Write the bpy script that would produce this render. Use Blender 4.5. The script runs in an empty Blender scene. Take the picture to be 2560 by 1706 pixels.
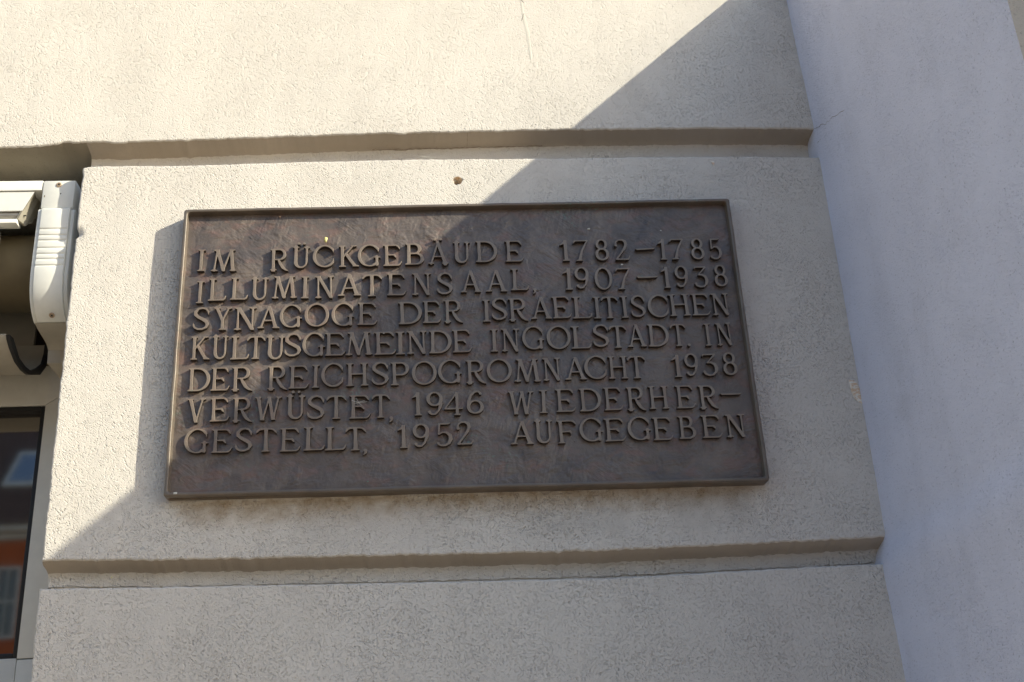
import bpy, math, random
import numpy as np
from mathutils import Matrix, Vector

random.seed(7)
rng = np.random.default_rng(11)
S = bpy.context.scene
COL = S.collection

# ------------------------------------------------------------------ camera
cam = bpy.data.cameras.new('camera')
cam.sensor_width = 36.0
cam.lens = 39.375
cam.clip_start = 0.05
cam.clip_end = 500.0
cam_o = bpy.data.objects.new('camera', cam)
COL.objects.link(cam_o)
cam_o.matrix_world = Matrix(((0.99668, 0.02392, -0.077829, 0.0),
                             (-0.062565, -0.386727, -0.920069, -2.6),
                             (-0.052107, 0.921884, -0.383947, 1.6),
                             (0, 0, 0, 1)))
# the third column of a Blender camera matrix is its backward axis
M3 = Matrix(((0.99668, -0.062565, -0.052107),
             (0.02392, -0.386727, 0.921884),
             (-0.077829, -0.920069, -0.383947))).transposed()
cam_o.matrix_world = Matrix.Translation((0.0, -2.6, 1.6)) @ M3.to_4x4()
S.camera = cam_o

# ------------------------------------------------------------------ sky and sun
SUN_DIR = Vector((2.0, -1.0, 1.0)).normalized()      # from the place towards the sun
elev = math.asin(SUN_DIR.z)
azim = math.atan2(SUN_DIR.x, SUN_DIR.y)
world = bpy.data.worlds.new('World')
S.world = world
world.use_nodes = True
wn = world.node_tree.nodes
sky = wn.new('ShaderNodeTexSky')
sky.sky_type = 'NISHITA'
sky.sun_disc = False
sky.sun_elevation = elev
sky.sun_rotation = azim
sky.air_density = 1.05
sky.dust_density = 1.0
sky.ozone_density = 1.0
world.node_tree.links.new(sky.outputs[0], wn['Background'].inputs[0])
wn['Background'].inputs[1].default_value = 0.145
sun = bpy.data.lights.new('sun', 'SUN')
sun.energy = 3.9
sun.angle = math.radians(0.55)
sun.color = (1.0, 0.93, 0.74)
sun_o = bpy.data.objects.new('sun', sun)
COL.objects.link(sun_o)
sun_o.rotation_euler = SUN_DIR.to_track_quat('Z', 'Y').to_euler()
sun_o.location = SUN_DIR * 30
S.view_settings.view_transform = 'Standard'
S.view_settings.look = 'None'
S.view_settings.gamma = 1.0
S.view_settings.use_curve_mapping = False
S.view_settings.exposure = 0.65

# ------------------------------------------------------------------ helpers
def tag(o, label=None, cat=None, group=None, kind=None):
    if label: o['label'] = label
    if cat: o['category'] = cat
    if group: o['group'] = group
    if kind: o['kind'] = kind
    return o

def empty(name, loc=(0, 0, 0)):
    o = bpy.data.objects.new(name, None)
    COL.objects.link(o)
    o.location = loc
    o.empty_display_size = 0.1
    return o

def link(name, me, mats, parent=None, smooth=False, angle=None):
    if not isinstance(mats, (list, tuple)): mats = [mats]
    for m in mats: me.materials.append(m)
    o = bpy.data.objects.new(name, me)
    COL.objects.link(o)
    if parent is not None:
        o.parent = parent
        o.matrix_parent_inverse = Matrix.Translation(-parent.location)
    if smooth:
        me.polygons.foreach_set('use_smooth', [True] * len(me.polygons))
        if angle: me.set_sharp_from_angle(angle=math.radians(angle))
    return o

def mesh(name, verts, faces):
    me = bpy.data.meshes.new(name)
    me.from_pydata([tuple(map(float, v)) for v in verts], [], faces)
    me.update()
    return me

class MB:
    """collects vertices and faces of one mesh"""
    def __init__(s): s.v = []; s.f = []; s.mi = []
    def add(s, v, f, mi=0):
        n = len(s.v); s.v += [tuple(map(float, p)) for p in v]; s.f += [tuple(i + n for i in q) for q in f]; s.mi += [mi] * len(f)
    def box(s, a, b, mi=0):
        x0, y0, z0 = a; x1, y1, z1 = b
        s.add([(x0,y0,z0),(x1,y0,z0),(x1,y1,z0),(x0,y1,z0),(x0,y0,z1),(x1,y0,z1),(x1,y1,z1),(x0,y1,z1)],
              [(0,3,2,1),(4,5,6,7),(0,1,5,4),(1,2,6,5),(2,3,7,6),(3,0,4,7)], mi)
    def prism_x(s, prof, x0, x1, mi=0):
        """profile of (y, z) points, pulled along x"""
        n = len(prof)
        s.add([(x0, y, z) for y, z in prof] + [(x1, y, z) for y, z in prof],
              [tuple(range(n)), tuple(range(2*n-1, n-1, -1))] + [(i, i+n, (i+1) % n + n, (i+1) % n) for i in range(n)], mi)
    def prism_y(s, prof, y0, y1, mi=0):
        n = len(prof)
        s.add([(x, y0, z) for x, z in prof] + [(x, y1, z) for x, z in prof],
              [tuple(range(n)), tuple(range(2*n-1, n-1, -1))] + [(i, i+n, (i+1) % n + n, (i+1) % n) for i in range(n)], mi)
    def tube(s, pts, r, n=8, mi=0):
        pts = [Vector(p) for p in pts]
        rr = r if isinstance(r, (list, tuple)) else [r] * len(pts)
        V = []
        for i, p in enumerate(pts):
            t = (pts[min(i+1, len(pts)-1)] - pts[max(i-1, 0)]).normalized()
            a = t.cross(Vector((0, 0, 1)) if abs(t.z) < .9 else Vector((1, 0, 0))).normalized(); b = t.cross(a)
            for k in range(n):
                an = 2*math.pi*k/n
                V.append(p + (a*math.cos(an) + b*math.sin(an)) * rr[i])
        F = [(i*n+k, i*n+(k+1) % n, (i+1)*n+(k+1) % n, (i+1)*n+k) for i in range(len(pts)-1) for k in range(n)]
        F += [tuple(range(n-1, -1, -1)), tuple(range((len(pts)-1)*n, len(pts)*n))]
        s.add(V, F, mi)
    def build(s, name, mats, parent=None, bevel=0, smooth=False, angle=35, fix=True):
        me = bpy.data.meshes.new(name)
        me.from_pydata(s.v, [], s.f)
        me.polygons.foreach_set('material_index', s.mi)
        if fix or bevel:
            import bmesh
            bm = bmesh.new(); bm.from_mesh(me)
            if fix: bmesh.ops.recalc_face_normals(bm, faces=bm.faces)
            if bevel:
                ed = [e for e in bm.edges if len(e.link_faces) == 2 and e.calc_face_angle(0) > .5]
                bmesh.ops.bevel(bm, geom=ed, offset=bevel, segments=2, profile=.5, affect='EDGES', clamp_overlap=True)
                smooth = True
            bm.to_mesh(me); bm.free()
        me.update()
        return link(name, me, mats, parent, smooth, angle)

# ------------------------------------------------------------------ node helpers
class NT:
    def __init__(s, name):
        s.m = bpy.data.materials.new(name); s.m.use_nodes = True
        s.t = s.m.node_tree; s.n = s.t.nodes; s.p = s.n['Principled BSDF']
        s.out = s.n['Material Output']
        tc = s.n.new('ShaderNodeTexCoord'); s.co = tc.outputs['Object']
        geo = s.n.new('ShaderNodeNewGeometry'); s.pos = geo.outputs['Position']
        s.oi = s.n.new('ShaderNodeObjectInfo')
    def L(s, a, b): s.t.links.new(a, b)
    def set(s, k, v):
        if hasattr(v, 'is_output') or isinstance(v, bpy.types.NodeSocket): s.L(v, s.p.inputs[k])
        else: s.p.inputs[k].default_value = v
    def noise(s, scale, detail=4, rough=.55, dist=0, co=None, out='Fac'):
        n = s.n.new('ShaderNodeTexNoise'); n.inputs['Scale'].default_value = scale; n.inputs['Detail'].default_value = detail
        n.inputs['Roughness'].default_value = rough; n.inputs['Distortion'].default_value = dist
        s.L(co or s.pos, n.inputs['Vector']); return n.outputs[out]
    def voro(s, scale, feature='F1', co=None, rand=1.0, out='Distance'):
        n = s.n.new('ShaderNodeTexVoronoi'); n.feature = feature; n.inputs['Scale'].default_value = scale
        n.inputs['Randomness'].default_value = rand
        s.L(co or s.pos, n.inputs['Vector']); return n.outputs[out]
    def mapping(s, sc=(1,1,1), rot=(0,0,0), loc=(0,0,0), co=None):
        n = s.n.new('ShaderNodeMapping'); n.inputs['Scale'].default_value = sc; n.inputs['Rotation'].default_value = rot
        n.inputs['Location'].default_value = loc; s.L(co or s.pos, n.inputs['Vector']); return n.outputs[0]
    def ramp(s, fac, stops, interp='LINEAR'):
        n = s.n.new('ShaderNodeValToRGB'); r = n.color_ramp; r.interpolation = interp
        while len(r.elements) < len(stops): r.elements.new(.5)
        for e, (p, c) in zip(r.elements, stops):
            e.position = p; e.color = (c, c, c, 1) if isinstance(c, (int, float)) else (*c, 1)
        s.L(fac, n.inputs[0]); return n.outputs[0]
    def math(s, op, a, b=None, clamp=False):
        n = s.n.new('ShaderNodeMath'); n.operation = op; n.use_clamp = clamp
        for i, x in enumerate((a, b)):
            if x is None: continue
            if isinstance(x, (int, float)): n.inputs[i].default_value = x
            else: s.L(x, n.inputs[i])
        return n.outputs[0]
    def mix(s, fac, a, b, blend='MIX'):
        n = s.n.new('ShaderNodeMix'); n.data_type = 'RGBA'; n.blend_type = blend
        for k, x in ((0, fac), (6, a), (7, b)):
            if isinstance(x, (int, float)): n.inputs[k].default_value = x
            elif isinstance(x, tuple): n.inputs[k].default_value = (*x, 1)
            else: s.L(x, n.inputs[k])
        return n.outputs[2]
    def bump(s, h, strength=.5, dist=.002, normal=None):
        n = s.n.new('ShaderNodeBump'); n.inputs['Strength'].default_value = strength; n.inputs['Distance'].default_value = dist
        s.L(h, n.inputs['Height'])
        if normal is not None: s.L(normal, n.inputs['Normal'])
        return n.outputs[0]

def plaster(name, base, stain, pit=1.0, relief=1.0, grain=1.0, marks=None):
    m = NT(name)
    big = m.noise(2.1, 5, .6)
    mid = m.noise(9.0, 4, .6)
    c = m.mix(m.ramp(big, [(.35, 0.0), (.72, 1.0)]), base, stain)
    c = m.mix(m.math('MULTIPLY', m.ramp(mid, [(.45, 0.0), (.8, 1.0)]), .35), c, tuple(x*.86 for x in base))
    streak = m.ramp(m.noise(1.0, 5, .62, .2, co=m.mapping(sc=(11, 11, .9))), [(.50, 0.0), (.78, 1.0)])
    c = m.mix(m.math('MULTIPLY', streak, .30), c, tuple(x*.78 for x in base))
    blot = m.ramp(m.noise(3.4, 6, .7, .5, co=m.mapping(loc=(1.3, 2, 8.1))), [(.55, 0.0), (.70, 1.0)])
    c = m.mix(m.math('MULTIPLY', blot, .22), c, tuple(x*k for x, k in zip(base, (.74, .72, .70))))
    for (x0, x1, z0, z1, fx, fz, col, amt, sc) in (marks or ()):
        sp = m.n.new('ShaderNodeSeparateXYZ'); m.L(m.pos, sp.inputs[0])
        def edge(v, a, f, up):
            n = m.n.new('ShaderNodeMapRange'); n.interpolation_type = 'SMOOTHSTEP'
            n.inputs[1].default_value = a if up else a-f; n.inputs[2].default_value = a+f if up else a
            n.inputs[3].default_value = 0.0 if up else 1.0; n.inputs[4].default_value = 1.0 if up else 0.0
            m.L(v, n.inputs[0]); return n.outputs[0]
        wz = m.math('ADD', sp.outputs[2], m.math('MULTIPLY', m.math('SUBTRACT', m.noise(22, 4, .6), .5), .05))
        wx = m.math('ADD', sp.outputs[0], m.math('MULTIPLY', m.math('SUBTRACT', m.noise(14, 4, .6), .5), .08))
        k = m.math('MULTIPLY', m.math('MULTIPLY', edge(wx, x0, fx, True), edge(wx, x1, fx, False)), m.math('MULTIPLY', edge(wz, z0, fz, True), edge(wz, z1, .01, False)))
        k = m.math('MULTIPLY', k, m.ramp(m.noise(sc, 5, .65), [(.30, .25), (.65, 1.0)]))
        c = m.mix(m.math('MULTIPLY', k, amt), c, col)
    # float marks: the grains drag short dimples across the coat
    st = m.mapping(sc=(.62, 1.0, 1.1), co=m.mapping(rot=(0, math.radians(-42), 0)))
    patch = m.ramp(m.noise(5.5, 3, .6), [(.33, .35), (.66, 1.0)])
    def pocks(scale, off, lo, hi):
        v = m.n.new('ShaderNodeTexVoronoi'); v.inputs['Scale'].default_value = scale*grain
        wv = m.n.new('ShaderNodeVectorMath'); wv.operation = 'ADD'
        nz = m.n.new('ShaderNodeTexNoise'); nz.inputs['Scale'].default_value = 120*grain; nz.inputs['Detail'].default_value = 1; m.L(m.pos, nz.inputs['Vector'])
        sc_ = m.n.new('ShaderNodeVectorMath'); sc_.operation = 'SCALE'; sc_.inputs['Scale'].default_value = .0032/grain; m.L(nz.outputs['Color'], sc_.inputs[0])
        m.L(m.mapping(sc=(.60, .8, 1.05), loc=off, co=m.mapping(rot=(0, math.radians(-42), 0))), wv.inputs[0]); m.L(sc_.outputs[0], wv.inputs[1])
        m.L(wv.outputs[0], v.inputs['Vector'])
        sp = m.n.new('ShaderNodeSeparateColor'); m.L(v.outputs['Color'], sp.inputs[0])
        size = m.math('ADD', m.math('MULTIPLY', sp.outputs[0], hi-lo), lo)
        return m.math('SUBTRACT', 1.0, m.math('DIVIDE', v.outputs['Distance'], size), True), sp.outputs[1]
    p1, r1 = pocks(240, (0, 0, 0), .14, .54)
    p2, r2 = pocks(380, (4.1, 2.2, 7.3), .16, .60)
    g1 = m.noise(330*grain, 3, .65, .1, co=st)
    dirt = m.ramp(m.math('MULTIPLY', p1, m.math('GREATER_THAN', r1, .80)), [(.15, 1.0), (.55, .80)])
    c = m.mix(pit, c, m.mix(1.0, c, dirt, 'MULTIPLY'))
    m.set('Base Color', c)
    m.set('Roughness', .93)
    m.p.inputs['Specular IOR Level'].default_value = .18
    h = m.math('ADD', m.math('MULTIPLY', p1, -1.25), m.math('MULTIPLY', p2, -.8))
    h = m.math('MULTIPLY', h, patch)
    h = m.math('ADD', h, m.math('MULTIPLY', g1, .35))
    b = m.bump(h, 1.0*relief, .0031)
    b2 = m.bump(m.noise(38, 3, .5), .28*relief, .004, b)
    m.set('Normal', b2)
    return m.m

def simple(name, col, rough=.5, metal=0.0, var=.12, scale=30, bump=0.0, spec=.5, bscale=200):
    m = NT(name)
    n = m.noise(scale, 4, .6)
    m.set('Base Color', m.mix(m.ramp(n, [(.3, 0.0), (.7, 1.0)]), tuple(c*(1-var) for c in col), tuple(min(1, c*(1+var)) for c in col)))
    m.set('Roughness', rough); m.set('Metallic', metal); m.p.inputs['Specular IOR Level'].default_value = spec
    if bump: m.set('Normal', m.bump(m.noise(bscale, 3), bump, .001))
    return m.m

def bronze(name, face):
    m = NT(name)
    n1 = m.noise(7.5, 6, .65, .8)
    n2 = m.noise(19, 5, .6, .4, co=m.mapping(sc=(1, 1, 1.9), loc=(4, 2, 9)))
    if face:
        a, b, red = (.078, .068, .067), (.22, .176, .143), (.215, .13, .105)
    else:
        a, b, red = ((.12, .10, .08), (.215, .175, .135), (.22, .14, .105)) if name == 'bronze_rim' else ((.205, .165, .13), (.31, .245, .185), (.27, .17, .125))
    c = m.mix(m.ramp(n1, [(.3, 0.0), (.7, 1.0)]), a, b)
    c = m.mix(m.math('MULTIPLY', m.ramp(n2, [(.50, 0.0), (.66, 1.0)]), .65 if face else .4), c, red)
    # green verdigris specks
    v = m.math('MULTIPLY', m.ramp(m.noise(6, 3, co=m.mapping(loc=(7.7, 0, 1.2))), [(.62, 0.0), (.72, 1.0)]), m.ramp(m.noise(120, 3), [(.55, 0.0), (.68, 1.0)]))
    c = m.mix(m.math('MULTIPLY', v, .6), c, (.16, .30, .24))
    m.set('Base Color', c)
    m.set('Metallic', .22); m.p.inputs['Specular IOR Level'].default_value = .75
    m.set('Roughness', m.ramp(m.noise(25, 4), [(.3, .34), (.7, .52)]))
    # chisel and brush strokes that change direction from patch to patch
    hs = []
    for k, (ang, off) in enumerate(((28, 0), (-38, 3), (75, 7), (5, 12))):
        w = m.n.new('ShaderNodeTexNoise'); w.inputs['Scale'].default_value = 1; w.inputs['Detail'].default_value = 2
        m.L(m.mapping(sc=(24, 24, 165), co=m.mapping(rot=(0, math.radians(ang), 0), loc=(off, off, off))), w.inputs['Vector'])
        mask = m.ramp(m.noise(13, 3, .6, .3, co=m.mapping(loc=(off*3.1 + 1, off, 2*off))), [(.50, 0.0), (.60, 1.0)])
        hs.append(m.math('MULTIPLY', w.outputs['Fac'], mask))
    h = m.math('ADD', m.math('ADD', hs[0], hs[1]), m.math('ADD', hs[2], hs[3]))
    h = m.math('ADD', m.math('MULTIPLY', h, 1.0 if face else .3), m.math('MULTIPLY', m.noise(160, 4, .65), .45))
    h = m.math('ADD', h, m.math('MULTIPLY', m.noise(26, 3), .8))
    m.set('Normal', m.bump(h, .95 if face else .45, .0016))
    return m.m

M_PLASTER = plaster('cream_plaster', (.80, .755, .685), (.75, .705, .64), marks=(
    (-.60, .80, 2.215, 2.30, .05, .06, (.34, .23, .12), .75, 30),       # brown band under the plaque, fading downwards
    (.20, .50, 2.16, 2.25, .05, .05, (.52, .49, .45), .55, 18),         # damp patches below it
    (.55, .80, 2.17, 2.27, .05, .05, (.54, .50, .45), .5, 22),
    (-.35, .10, 2.16, 2.27, .10, .06, (.58, .54, .50), .4, 16)))
M_PLASTER_SHADED = plaster('shade_toned_smooth_plaster', (.51, .45, .38), (.42, .365, .30), pit=.5, relief=.35)  # smooth joint flanks, underside shade and warm bounce put into the colour
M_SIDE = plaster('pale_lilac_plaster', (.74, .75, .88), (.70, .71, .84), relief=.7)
M_CREAM = plaster('warm_cream_plaster', (.68, .61, .53), (.62, .56, .48), relief=.5)
M_BACK = bronze('bronze_ground', True)
M_RELIEF = bronze('bronze_relief', False)
M_RIM = bronze('bronze_rim', False)
M_FLANK = simple('dark_patinated_bronze', (.048, .040, .036), .5, metal=.2, var=.25, scale=60)
M_WHITE = simple('white_plastic', (.81, .81, .76), .42, var=.04)
M_BEIGE = simple('beige_painted_metal', (.42, .38, .31), .5, var=.06)
M_FRAME = simple('grey_beige_window_frame', (.68, .67, .62), .45, var=.04)
M_RUBBER = simple('black_rubber', (.012, .012, .013), .55)
M_FABRIC = simple('olive_brown_awning_cloth', (.16, .125, .07), .85, var=.06, bump=.2, bscale=700)
M_STEEL = simple('zinc_screw', (.50, .37, .25), .5, metal=.2, var=.25, scale=400)
M_GALV = simple('dull_grey_steel', (.30, .28, .25), .5, metal=.5, var=.2)
M_CRACK = simple('dirty_crack', (.13, .085, .05), .95, var=.4, scale=200)
M_WEB = simple('cobweb_thread', (.72, .70, .64), .6)
M_DROP = simple('yellow_dropping', (.75, .68, .28), .6, var=.2, scale=300)
M_LIMEWHITE = simple('white_plaster_crumb', (.72, .70, .62), .9)

M_SOFFIT = plaster('dark_olive_soffit_plaster', (.36, .32, .25), (.25, .21, .155), relief=.5)  # darker olive tone than the wall face, for the lintel underside
# letters of the inscription: glyph, centre x, baseline z, width (metres)
ROWS = [
  (0.0606, [('I',-0.5561,2.8815,0.0187), ('M',-0.4999,2.8810,0.0635), ('R',-0.3620,2.8798,0.0461), ('U:',-0.3077,2.8849,0.0433), ('C',-0.2516,2.8872,0.0537), ('K',-0.1868,2.8858,0.0508), ('G',-0.1357,2.8865,0.0573), ('E',-0.0767,2.8863,0.0477), ('B',-0.0206,2.8886,0.0487), ('A:',0.0399,2.8898,0.0525), ('U',0.1002,2.8910,0.0442), ('D',0.1639,2.8925,0.0562), ('E',0.2361,2.8924,0.0487), ('1',0.3671,2.8912,0.0243), ('7',0.4098,2.8903,0.0394), ('8',0.4643,2.8913,0.0359), ('2',0.5172,2.8913,0.0389), ('-',0.5779,2.9202,0.0524), ('1',0.6221,2.8898,0.0229), ('7',0.6614,2.8898,0.0366), ('8',0.7158,2.8897,0.0347), ('5',0.7643,2.8880,0.0313)]),
  (0.0609, [('I',-0.5546,2.7930,0.0178), ('L',-0.5122,2.7987,0.0449), ('L',-0.4587,2.8004,0.0444), ('U',-0.4081,2.7979,0.0422), ('M',-0.3470,2.8019,0.0624), ('I',-0.2965,2.8001,0.0195), ('N',-0.2472,2.8003,0.0473), ('A',-0.1857,2.8053,0.0579), ('T',-0.1288,2.8023,0.0495), ('E',-0.0673,2.8036,0.0492), ('N',-0.0044,2.8039,0.0484), ('S',0.0544,2.8039,0.0397), ('A',0.1201,2.8082,0.0519), ('A',0.1852,2.8088,0.0554), ('L',0.2456,2.8109,0.0474), (',',0.2824,2.8083,0.0094), ('1',0.3689,2.8092,0.0245), ('9',0.4058,2.8118,0.0366), ('0',0.4613,2.8088,0.0459), ('7',0.5131,2.8073,0.0390), ('-',0.5755,2.8397,0.0547), ('1',0.6240,2.8083,0.0228), ('9',0.6647,2.8102,0.0345), ('3',0.7155,2.8077,0.0368), ('8',0.7676,2.8104,0.0340)]),
  (0.0607, [('S',-0.5479,2.7208,0.0397), ('Y',-0.4956,2.7191,0.0439), ('N',-0.4409,2.7184,0.0539), ('A',-0.3837,2.7216,0.0539), ('G',-0.3295,2.7225,0.0545), ('O',-0.2657,2.7236,0.0606), ('G',-0.2016,2.7240,0.0564), ('E',-0.1408,2.7244,0.0499), ('D',-0.0340,2.7235,0.0592), ('E',0.0199,2.7255,0.0465), ('R',0.0736,2.7268,0.0475), ('I',0.1569,2.7254,0.0204), ('S',0.1900,2.7297,0.0393), ('R',0.2374,2.7278,0.0490), ('A',0.2954,2.7301,0.0528), ('E',0.3483,2.7298,0.0495), ('L',0.3998,2.7289,0.0506), ('I',0.4383,2.7273,0.0201), ('T',0.4704,2.7272,0.0434), ('I',0.5091,2.7276,0.0200), ('S',0.5434,2.7292,0.0375), ('C',0.5944,2.7283,0.0533), ('H',0.6512,2.7293,0.0537), ('E',0.7057,2.7300,0.0481), ('N',0.7571,2.7294,0.0456)]),
  (0.0610, [('K',-0.5455,2.6421,0.0458), ('U',-0.4981,2.6417,0.0383), ('L',-0.4504,2.6401,0.0458), ('T',-0.4124,2.6404,0.0444), ('U',-0.3654,2.6381,0.0451), ('S',-0.3227,2.6451,0.0403), ('G',-0.2720,2.6443,0.0557), ('E',-0.2198,2.6439,0.0509), ('M',-0.1615,2.6440,0.0665), ('E',-0.0970,2.6432,0.0543), ('I',-0.0598,2.6426,0.0231), ('N',-0.0188,2.6434,0.0495), ('D',0.0384,2.6438,0.0559), ('E',0.0930,2.6444,0.0484), ('I',0.1725,2.6439,0.0197), ('N',0.2130,2.6444,0.0454), ('G',0.2703,2.6488,0.0556), ('O',0.3346,2.6478,0.0609), ('L',0.3912,2.6467,0.0515), ('S',0.4413,2.6500,0.0409), ('T',0.4842,2.6459,0.0452), ('A',0.5320,2.6476,0.0487), ('D',0.5870,2.6475,0.0538), ('T',0.6389,2.6465,0.0405), ('.',0.6636,2.6451,0.0090), ('I',0.7141,2.6458,0.0169), ('N',0.7564,2.6461,0.0406)]),
  (0.0599, [('D',-0.5441,2.5605,0.0526), ('E',-0.4938,2.5606,0.0458), ('R',-0.4420,2.5603,0.0497), ('R',-0.3576,2.5604,0.0482), ('E',-0.3066,2.5605,0.0492), ('I',-0.2662,2.5612,0.0187), ('C',-0.2269,2.5639,0.0527), ('H',-0.1653,2.5627,0.0538), ('S',-0.1100,2.5643,0.0412), ('P',-0.0618,2.5623,0.0455), ('O',-0.0028,2.5628,0.0608), ('G',0.0604,2.5642,0.0585), ('R',0.1239,2.5625,0.0491), ('O',0.1815,2.5641,0.0623), ('M',0.2504,2.5632,0.0662), ('N',0.3118,2.5637,0.0449), ('A',0.3708,2.5646,0.0551), ('C',0.4199,2.5658,0.0556), ('H',0.4768,2.5638,0.0484), ('T',0.5245,2.5632,0.0457), ('1',0.6254,2.5633,0.0242), ('9',0.6625,2.5663,0.0339), ('3',0.7100,2.5643,0.0393), ('8',0.7604,2.5655,0.0359)]),
  (0.0597, [('V',-0.5471,2.4820,0.0441), ('E',-0.4910,2.4821,0.0464), ('R',-0.4380,2.4814,0.0475), ('W',-0.3781,2.4823,0.0639), ('U:',-0.3120,2.4824,0.0451), ('S',-0.2648,2.4822,0.0417), ('T',-0.2152,2.4800,0.0475), ('E',-0.1592,2.4796,0.0518), ('T',-0.1091,2.4796,0.0434), (',',-0.0845,2.4757,0.0114), ('1',-0.0218,2.4822,0.0233), ('9',0.0206,2.4827,0.0399), ('4',0.0665,2.4807,0.0456), ('6',0.1187,2.4830,0.0411), ('W',0.2301,2.4786,0.0634), ('I',0.2857,2.4797,0.0205), ('E',0.3404,2.4809,0.0493), ('D',0.4012,2.4809,0.0539), ('E',0.4577,2.4817,0.0471), ('R',0.5147,2.4810,0.0469), ('H',0.5710,2.4819,0.0494), ('E',0.6374,2.4817,0.0481), ('R',0.6949,2.4803,0.0478), ('-',0.7525,2.5146,0.0539)]),
  (0.0584, [('G',-0.5426,2.4065,0.0561), ('E',-0.4830,2.4049,0.0488), ('S',-0.4320,2.4062,0.0393), ('T',-0.3797,2.4036,0.0483), ('E',-0.3234,2.4026,0.0485), ('L',-0.2671,2.4035,0.0508), ('L',-0.2163,2.4019,0.0504), ('T',-0.1689,2.3997,0.0491), (',',-0.1467,2.3959,0.0086), ('1',-0.0581,2.4015,0.0238), ('9',-0.0139,2.4031,0.0390), ('5',0.0427,2.4034,0.0379), ('2',0.0917,2.4057,0.0398), ('A',0.2286,2.4030,0.0560), ('U',0.2813,2.4031,0.0450), ('F',0.3382,2.4009,0.0471), ('G',0.3972,2.4046,0.0577), ('E',0.4553,2.4024,0.0524), ('G',0.5150,2.4043,0.0578), ('E',0.5723,2.4018,0.0495), ('B',0.6327,2.4030,0.0424), ('E',0.6941,2.4036,0.0508), ('N',0.7540,2.4038,0.0488)]),
]

# ------------------------------------------------------------------ cast letters
ST, TH = .064, .031        # half widths of stems and hairlines, cap height = 1
def seg(p, q, a, b): return [(p[0], p[1], a), (q[0], q[1], b)]
def stem(x, y0=0.0, y1=1.0, x1=None, s=1.0, f0=True, f1=True):
    x1 = x if x1 is None else x1
    P = []
    for t, w in ((0, 1.35 if f0 else 1), (.10, 1.06), (.5, .94), (.90, 1.0), (1, 1.25 if f1 else 1)):
        P.append((x + (x1-x)*t, y0 + (y1-y0)*t, ST*w*s))
    return P
def ser(x, y, w=.31): # flat serif lying inside the cap height
    yy = y + .024 if y < .5 else y - .024
    k = .035 if y < .5 else -.035
    return [(x-w/2+.024, yy, .024), (x-.05, yy + k*.4, .034), (x+.05, yy + k*.4, .034), (x+w/2-.024, yy, .024)]
def arc(cx, cy, rx, ry, a0, a1, wv=ST, wh=TH, n=30, w0=None, w1=None):
    P = []
    for i in range(n+1):
        t = i/n; a = math.radians(a0 + (a1-a0)*t)
        w = wh + (wv-wh)*abs(math.cos(a))**1.6
        if w0 is not None and t < .18: w = w0 + (w-w0)*(t/.18)
        if w1 is not None and t > .82: w = w1 + (w-w1)*((1-t)/.18)
        P.append((cx + rx*math.cos(a), cy + ry*math.sin(a), w))
    return P
def dots(x, d=.22):
    return [[(x-d/2, 1.16, .062), (x-d/2+.001, 1.16, .062)], [(x+d/2, 1.16, .062), (x+d/2+.001, 1.16, .062)]]
def U_():
    x0, x1 = .15, .60
    return [stem(x0, .30, 1, f0=False), ser(x0, 1, .28), stem(x1, .30, 1, s=.62, f0=False), ser(x1, 1, .26),
            [((x0+x1)/2 + (x1-x0)/2*math.cos(a), .30 - .262*math.sin(a - math.pi) * 1.0 if False else .30 + .262*math.sin(a),
              TH*1.15 + (ST - TH)*max(0, -math.cos(a))**1.5) for a in [math.pi + math.pi*k/20 for k in range(21)]]]
def A_():
    return [stem(.13, 0, 1, .44, s=.55, f1=False), stem(.75, 0, 1, .44, s=1.05, f1=False), ser(.13, 0, .27), ser(.75, 0, .29), seg((.25, .34), (.62, .34), .03, .03)]
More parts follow.
